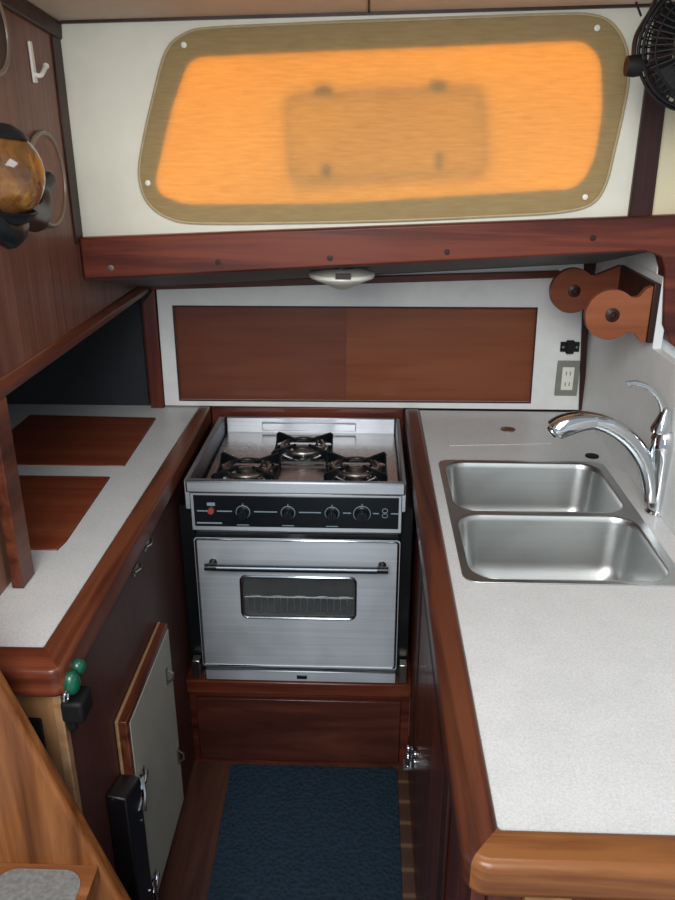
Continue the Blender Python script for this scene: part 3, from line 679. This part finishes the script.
# oven door
dz0, dz1 = z_(668), z_(539)
dx0, dx1 = OXL+.004, OXR-.003
wx0, wx1, wz0, wz1 = x_(243, 598), x_(354, 598), z_(617), z_(578)
dd_ = thing('oven_door', None, None, V((dx0+dx1)/2, SF+.01, dz0)); dd_.parent = st; dd_.location = V((dx0+dx1)/2, SF+.01, dz0)-st.location
bm = NB(); plate(bm, [V(x, SF, z) for x, z in rrect(dx0, dx1, dz0, dz1, .008)], [[V(x, SF, z) for x, z in rrect(wx0, wx1, wz0, wz1, .014)]], (0, .028, 0)); obj('door_skin', bm, 'steel', dd_, .003)
bm = NB(); tube(bm, [V(x, SF+.001, z) for x, z in rrect(dx0+.005, dx1-.005, dz0+.005, dz1-.005, .008)], .0035, 8, True); obj('door_bead', bm, 'chrome', dd_)
bm = NB(); tube(bm, [V(x, SF, z) for x, z in rrect(wx0-.003, wx1+.003, wz0-.003, wz1+.003, .016)], .0045, 8, True); obj('window_bezel', bm, 'chrome', dd_)
def dark_glass():
    m, nt, b = mat('dark oven glass'); b.inputs['Base Color'].default_value = (.25,.28,.3,1); b.inputs['Transmission Weight'].default_value = .9
    b.inputs['Roughness'].default_value = .05; b.inputs['IOR'].default_value = 1.2
    nt.links.new(ramp(nt, noise(nt, coords(nt, (30,30,30))), [(.3, (.4,.44,.46,1)), (.7, (.5,.54,.56,1))]), b.inputs['Base Color']); return m
M['oglass'] = dark_glass()
bm = NB(); box(bm, wx0-.004, wx1+.004, SF+.008, SF+.010, wz0-.004, wz1+.004); obj('glass_pane', bm, 'oglass', dd_)
rk = thing('oven_rack', None, None, V(0, 0, 0)); rk.parent = st; rk.location = V((wx0+wx1)/2, SF+.02, wz0)-st.location
bm = NB(); zr = z_(601)+.0; tube(bm, [(wx0, SF+.018, zr), (wx1, SF+.018, zr)], .0022, 6)
for k in range(5): tube(bm, [(wx0+.02+k*.06, SF+.016, zr+.0045), (wx0+.045+k*.06, SF+.016, zr+.0045)], .0022, 6)
for k in range(16): tube(bm, [(wx0+.01+k*.018, SF+.018, zr-.003), (wx0+.01+k*.018, SF+.020, wz0-.002)], .0011, 5)
obj('rack_wires', bm, 'nickel', rk)
hz_ = z_(563)
bm = NB(); tube(bm, [(x_(219, 563), SF-.032, hz_), (x_(377, 563), SF-.032, hz_)], .0095, 16); obj('handle_bar', bm, 'handle', dd_)
for pa, pb in ((207, 219.5), (376.5, 388)):
    bm = NB()
    tube(bm, [(x_(pa, 563), SF-.030, hz_), (x_(pb, 563), SF-.030, hz_)], .0095, 12)
    xm = (x_(pa, 563)+x_(pb, 563))/2; tube(bm, [(xm, SF+.002, hz_-.002), (xm, SF-.030, hz_)], [.011, .008], 12)
    obj('handle_mount', bm, 'black', dd_)
# bottom strip with latch
bm = NB(); box(bm, OXL+.01, OXR-.004, SF-.002, SF+.03, zb, z_(671)); obj('bottom_strip', bm, 'steel', st, .002)
bm = NB(); c = V(x_(302, 677), SF-.003, (zb+z_(671))/2); box(bm, c.x-.014, c.x+.014, c.y-.003, c.y, c.z-.006, c.z+.005); obj('latch_slot', bm, 'black', st, .001)
# gimbal lock brackets
for sx, x in ((-1, OXL), (1, OXR)):
    bm = NB(); box(bm, x+(sx*.016)-.012, x+(sx*.016)+.012, SF-.0, SF+.03, zb-.001, zb+.06); obj('mount_bracket', bm, 'nickel', st, .003)

# rail behind stove, ledge and board below it
bm = NB(); box(bm, XLO-.003, XO-.001, BY-.022, BY-.0125, C-.10, C+.008); o = obj('back_rail', bm, 'mahog_x', None, .003); tag(o, 'dark narrow wooden rail crossing behind the top of the stove', 'rail')
sb = thing('stove_platform', 'mahogany ledge and board beneath the stove at the end of the mat', 'platform', (-.18, 1.95, 0))
bm = NB(); box(bm, FX+.001, RX-.001, 1.838, 2.33, zb-.045, zb-.002); obj('ledge', bm, 'rail_lx', sb, .004)
bm = NB(); box(bm, FX+.001, RX-.001, 1.872, 1.89, 0, zb-.046); obj('backing_board', bm, 'mahog_x', sb)
p0, p1 = at(196, 697, Y=1.862), at(401, 700, Y=1.862)
bm = NB(); box(bm, p0.x, p1.x, 1.858, 1.8715, .022, p0.z); obj('drop_board', bm, 'kick', sb, .003, label='figured drop front board')

# ---------------------------------------------------------------- mat
q = [at(*p, Z=.008) for p in ((231,765.5),(397,765.5))]
bm = NB(); lp = soften([V(q[0].x, 1.853, .0005), V(q[1].x, 1.853, .0005), V(.106, .75, .0005), V(-.352, .75, .0005)], .012); plate(bm, lp, [], (0, 0, .008)); tag(obj('floor_mat', bm, 'mat', None, .002), 'dark navy textured mat covering the aisle floor before the stove', 'mat')

# ---------------------------------------------------------------- companionway ladder
LY = .95
ea, eb = at(0, 692, Y=LY), at(121, 902, Y=LY); dv = (eb-ea).normalized()
top = ea-dv*.12; bot = ea+dv*((ea.z-0)/-dv.z)
ld = thing('companionway_ladder', 'orange brown wooden ladder standing at lower left beside the cabinet end', 'ladder', V(bot.x-.08, LY-.2, 0))
ww = V(-.24, 0, 0)
def stringer(y, top=top):
    bm = NB(); prism(bm, [V(top.x, y, top.z), V(bot.x, y, 0.001), V(bot.x, y, 0.001)+ww*1.0, V(top.x, y, top.z)+ww*1.0], (0, .03, 0)); obj('stringer', bm, 'ladder', ld, .008, seg=3)
stringer(LY)
stringer(.44, ea+dv*.55)
# riser board behind the treads and the treads
tz = at(60, 864, Y=LY).z
for z in (tz, tz-.25, tz-.50):
    xe = ea.x+(bot.x-ea.x)*(ea.z-z)/ea.z
    bm = NB(); plate(bm, [V(x, y, z-.028) for x, y in rrect(xe-.20, xe-.002, .472, LY-.0005, .006)], [], (0, 0, .028)); t = obj('tread', bm, 'ladder_x', ld, .004)
    bm = NB(); plate(bm, [V(x, y, z+.0002) for x, y in rrect(xe-.16, xe-.018, .50, LY-.012, .035, 8)], [], (0, 0, .0015)); obj('grip_pad', bm, 'grip', t)

# ---------------------------------------------------------------- wall lamp at left
dc = V(XL, 1.68, 1.662)
wlmp = thing('wall_lamp', 'amber glass globe lamp in black metal bracket on left wall', 'lamp', dc)
bm = NB(); lathe(bm, [(.088, .0005), (.088, .007), (0, .007)], dc, (1,0,0), 40); obj('mount_disc', bm, 'bracket_d', wlmp)
bm = NB(); tube(bm, [dc+V(.006, .089*math.cos(t*PI/20), .089*math.sin(t*PI/20)) for t in range(40)], .005, 8, True); obj('mount_rim', bm, 'rimring', wlmp)
gc = at(-3, 174, X=-.565); gr = .070
bm = NB(); lathe(bm, [(0, -gr*1.0)]+[(gr*math.sin(PI*k/16)*(1.0), -gr*1.0*math.cos(PI*k/16)) for k in range(1, 16)]+[(0, gr*1.0)], gc, (.15, 0, 1), 32); obj('glass_globe', bm, 'amber', wlmp)
bm = NB()
low = smoothpts([gc+V(.0, -.06, -.045), gc+V(.01, -.02, -.082), gc+V(.0, .04, -.080), gc+V(-.02, .085, -.060), V(XL+.022, dc.y-.12, dc.z-.060), V(XL+.010, dc.y-.05, dc.z-.02), V(XL+.008, dc.y, dc.z)], 5)
tube(bm, low, [.016]*6+[.021]*(len(low)-12)+[.014]*6, 12, flat=1.3); obj('lower_bracket', bm, 'iron', wlmp)
bm = NB(); lathe(bm, [(0, gr*1.06), (.020, gr*1.05), (.038, gr*.93), (.046, gr*.80), (.043, gr*.80), (.03, gr*.96), (0, gr*1.0)], gc, (.15, 0, 1), 28); obj('top_cap', bm, 'iron', wlmp)
bm = NB(); lathe(bm, [(.03, -gr*1.08), (.05, -gr*.92), (.060, -gr*.72), (.056, -gr*.70), (.045, -gr*.88), (.025, -gr*1.02)], gc, (.15, 0, 1), 28); obj('lower_cup', bm, 'iron', wlmp)
# second round bezel higher up
c2 = at(-14, 30, X=XL)
cg = thing('round_disc', 'round dark disc with greyish rim high on left wall above the amber lamp', 'disc', c2)
bm = NB(); lathe(bm, [(.066, .0005), (.066, .008), (0, .008)], c2, (1,0,0), 36); obj('face', bm, 'darkwood', cg)
bm = NB(); tube(bm, [c2+V(.006, .067*math.cos(t*PI/20), .067*math.sin(t*PI/20)) for t in range(40)], .006, 8, True); obj('rim', bm, 'rimring', cg)
# white hook
hk = thing('coat_hook', 'small white two pronged hook on left wall beneath the ceiling', 'hook', at(33, 85, X=XL))
a, b_, c_ = at(28, 41, X=XL), at(34, 83, X=XL), at(32, 74, X=XL)
bm = NB(); d = (b_-a); prism(bm, [a+V(.0005, -.007, 0), a+V(.0005, .007, 0), b_+V(.0005, .009, 0), b_+V(.0005, -.009, 0)], (.005, 0, 0)); obj('hook_plate', bm, 'ivory', hk, .002)
e = at(46, 66, X=XL+.012)
bm = NB(); tube(bm, smoothpts([c_+V(.004, 0, 0), c_+V(.014, .008, -.002), e], 5), .0045, 10); ball(bm, e, .006); obj('prong', bm, 'ivory', hk)

# ---------------------------------------------------------------- fan at upper right
FY = 1.62
fcn = at(700, 46, Y=FY); fr = fcn.x-at(639, 46, Y=FY).x
fan = thing('cabin_fan', 'black caged cabin fan at upper right on a brown bracket', 'fan', fcn)
bm = NB()
def circ(c, r, y, n=40): return [c+V(r*math.cos(2*PI*k/n), y, r*math.sin(2*PI*k/n)) for k in range(n)]
for r, y in ((1, 0), (.97, .012), (.96, -.012), (.8, -.026), (.5, -.034), (.25, -.036), (.8, .026), (.45, .034)): tube(bm, circ(fcn, fr*r, y), .0018 if r < .96 else .0032, 6, True)
for k in range(48):
    a = 2*PI*k/48; d = V(math.cos(a), 0, math.sin(a))
    tube(bm, [fcn+d*fr*.2+V(0,-.036,0), fcn+d*fr*.6+V(0,-.033,0), fcn+d*fr*.9+V(0,-.02,0), fcn+d*fr, fcn+d*fr*.9+V(0,.02,0), fcn+d*fr*.4+V(0,.034,0)], .0016, 5)
obj('cage', bm, 'plastic', fan)
bm = NB(); lathe(bm, [(0, -.042), (fr*.24, -.04), (fr*.26, -.02), (fr*.26, .05), (fr*.2, .075), (0, .078)], fcn, (0,1,0), 28); obj('motor', bm, 'plastic', fan)
for k in range(4):
    a = PI/4+k*PI/2; bm = NB(); d = V(math.cos(a), 0, math.sin(a)); t = V(-d.z, 0, d.x)
    pts = [fcn+d*fr*.24-t*fr*.12+V(0,.008,0), fcn+d*fr*.24+t*fr*.12+V(0,-.012,0), fcn+d*fr*.8+t*fr*.38+V(0,-.012,0), fcn+d*fr*.88+t*fr*.0+V(0,0,0), fcn+d*fr*.72-t*fr*.22+V(0,.012,0)]
    prism(bm, pts, (0, .002, 0)); obj('blade', bm, 'plastic', fan)
k0 = at(634, 66, Y=FY+.0)
arm = smoothpts([k0, at(634, 48, Y=FY+.01), at(638, 32, Y=FY+.02), at(650, 12, Y=FY+.03), at(662, -10, Y=FY+.04), at(690, -30, Y=FY+.05)], 5)
ztop = ceil_z(arm[-1].x, arm[-1].y)
for p in arm: p.z = min(p.z, ceil_z(p.x, p.y)-.004)
bm = NB(); tube(bm, arm, .0075, 10, flat=.55); obj('bracket_arm', bm, 'brown_pl', fan)
bm = NB(); lathe(bm, [(.017, -.014), (.019, 0), (.017, .012), (.009, .016), (.009, .022)], k0, (1, 0, 0), 20); obj('tilt_knob', bm, 'plastic', fan)
bm = NB(); tube(bm, [at(636, 2, Y=FY+.03), at(641, 16, Y=FY+.02)], .002, 6); obj('wire', bm, 'plastic', fan)

# ---------------------------------------------------------------- light
W = bpy.data.worlds.new('world'); S.world = W; W.use_nodes = True
W.node_tree.nodes['Background'].inputs[0].default_value = (.70, .78, .88, 1)
W.node_tree.nodes['Background'].inputs[1].default_value = .62
def area(name, loc, target, size, energy, col, sy=None):
    l = bpy.data.lights.new(name, 'AREA'); l.energy = energy; l.color = col; l.size = size
    if sy: l.shape = 'RECTANGLE'; l.size_y = sy
    o = bpy.data.objects.new(name, l); COL.objects.link(o); o.location = loc
    o.rotation_euler = (Vector(target)-Vector(loc)).to_track_quat('-Z', 'Y').to_euler()
area('companionway_daylight', (-.3, -.5, 2.35), (0, 1.7, 1.1), 1.0, 52, (1, .97, .93))
area('steel_streak_fill', (-.22, -1.5, 1.55), (-.15, 1.8, .9), .42, 6, (.93, .97, 1), .7)  # unseen fill lamp added behind the camera to brighten and streak the oven steel
area('deck_hatch_daylight', (.15, 1.0, 2.04), (.1, 1.3, .9), .45, 4, (.92, .96, 1))
S.view_settings.view_transform = 'Standard'; S.view_settings.look = 'None'
S.view_settings.exposure = -.17; S.view_settings.gamma = 1; S.view_settings.use_curve_mapping = False
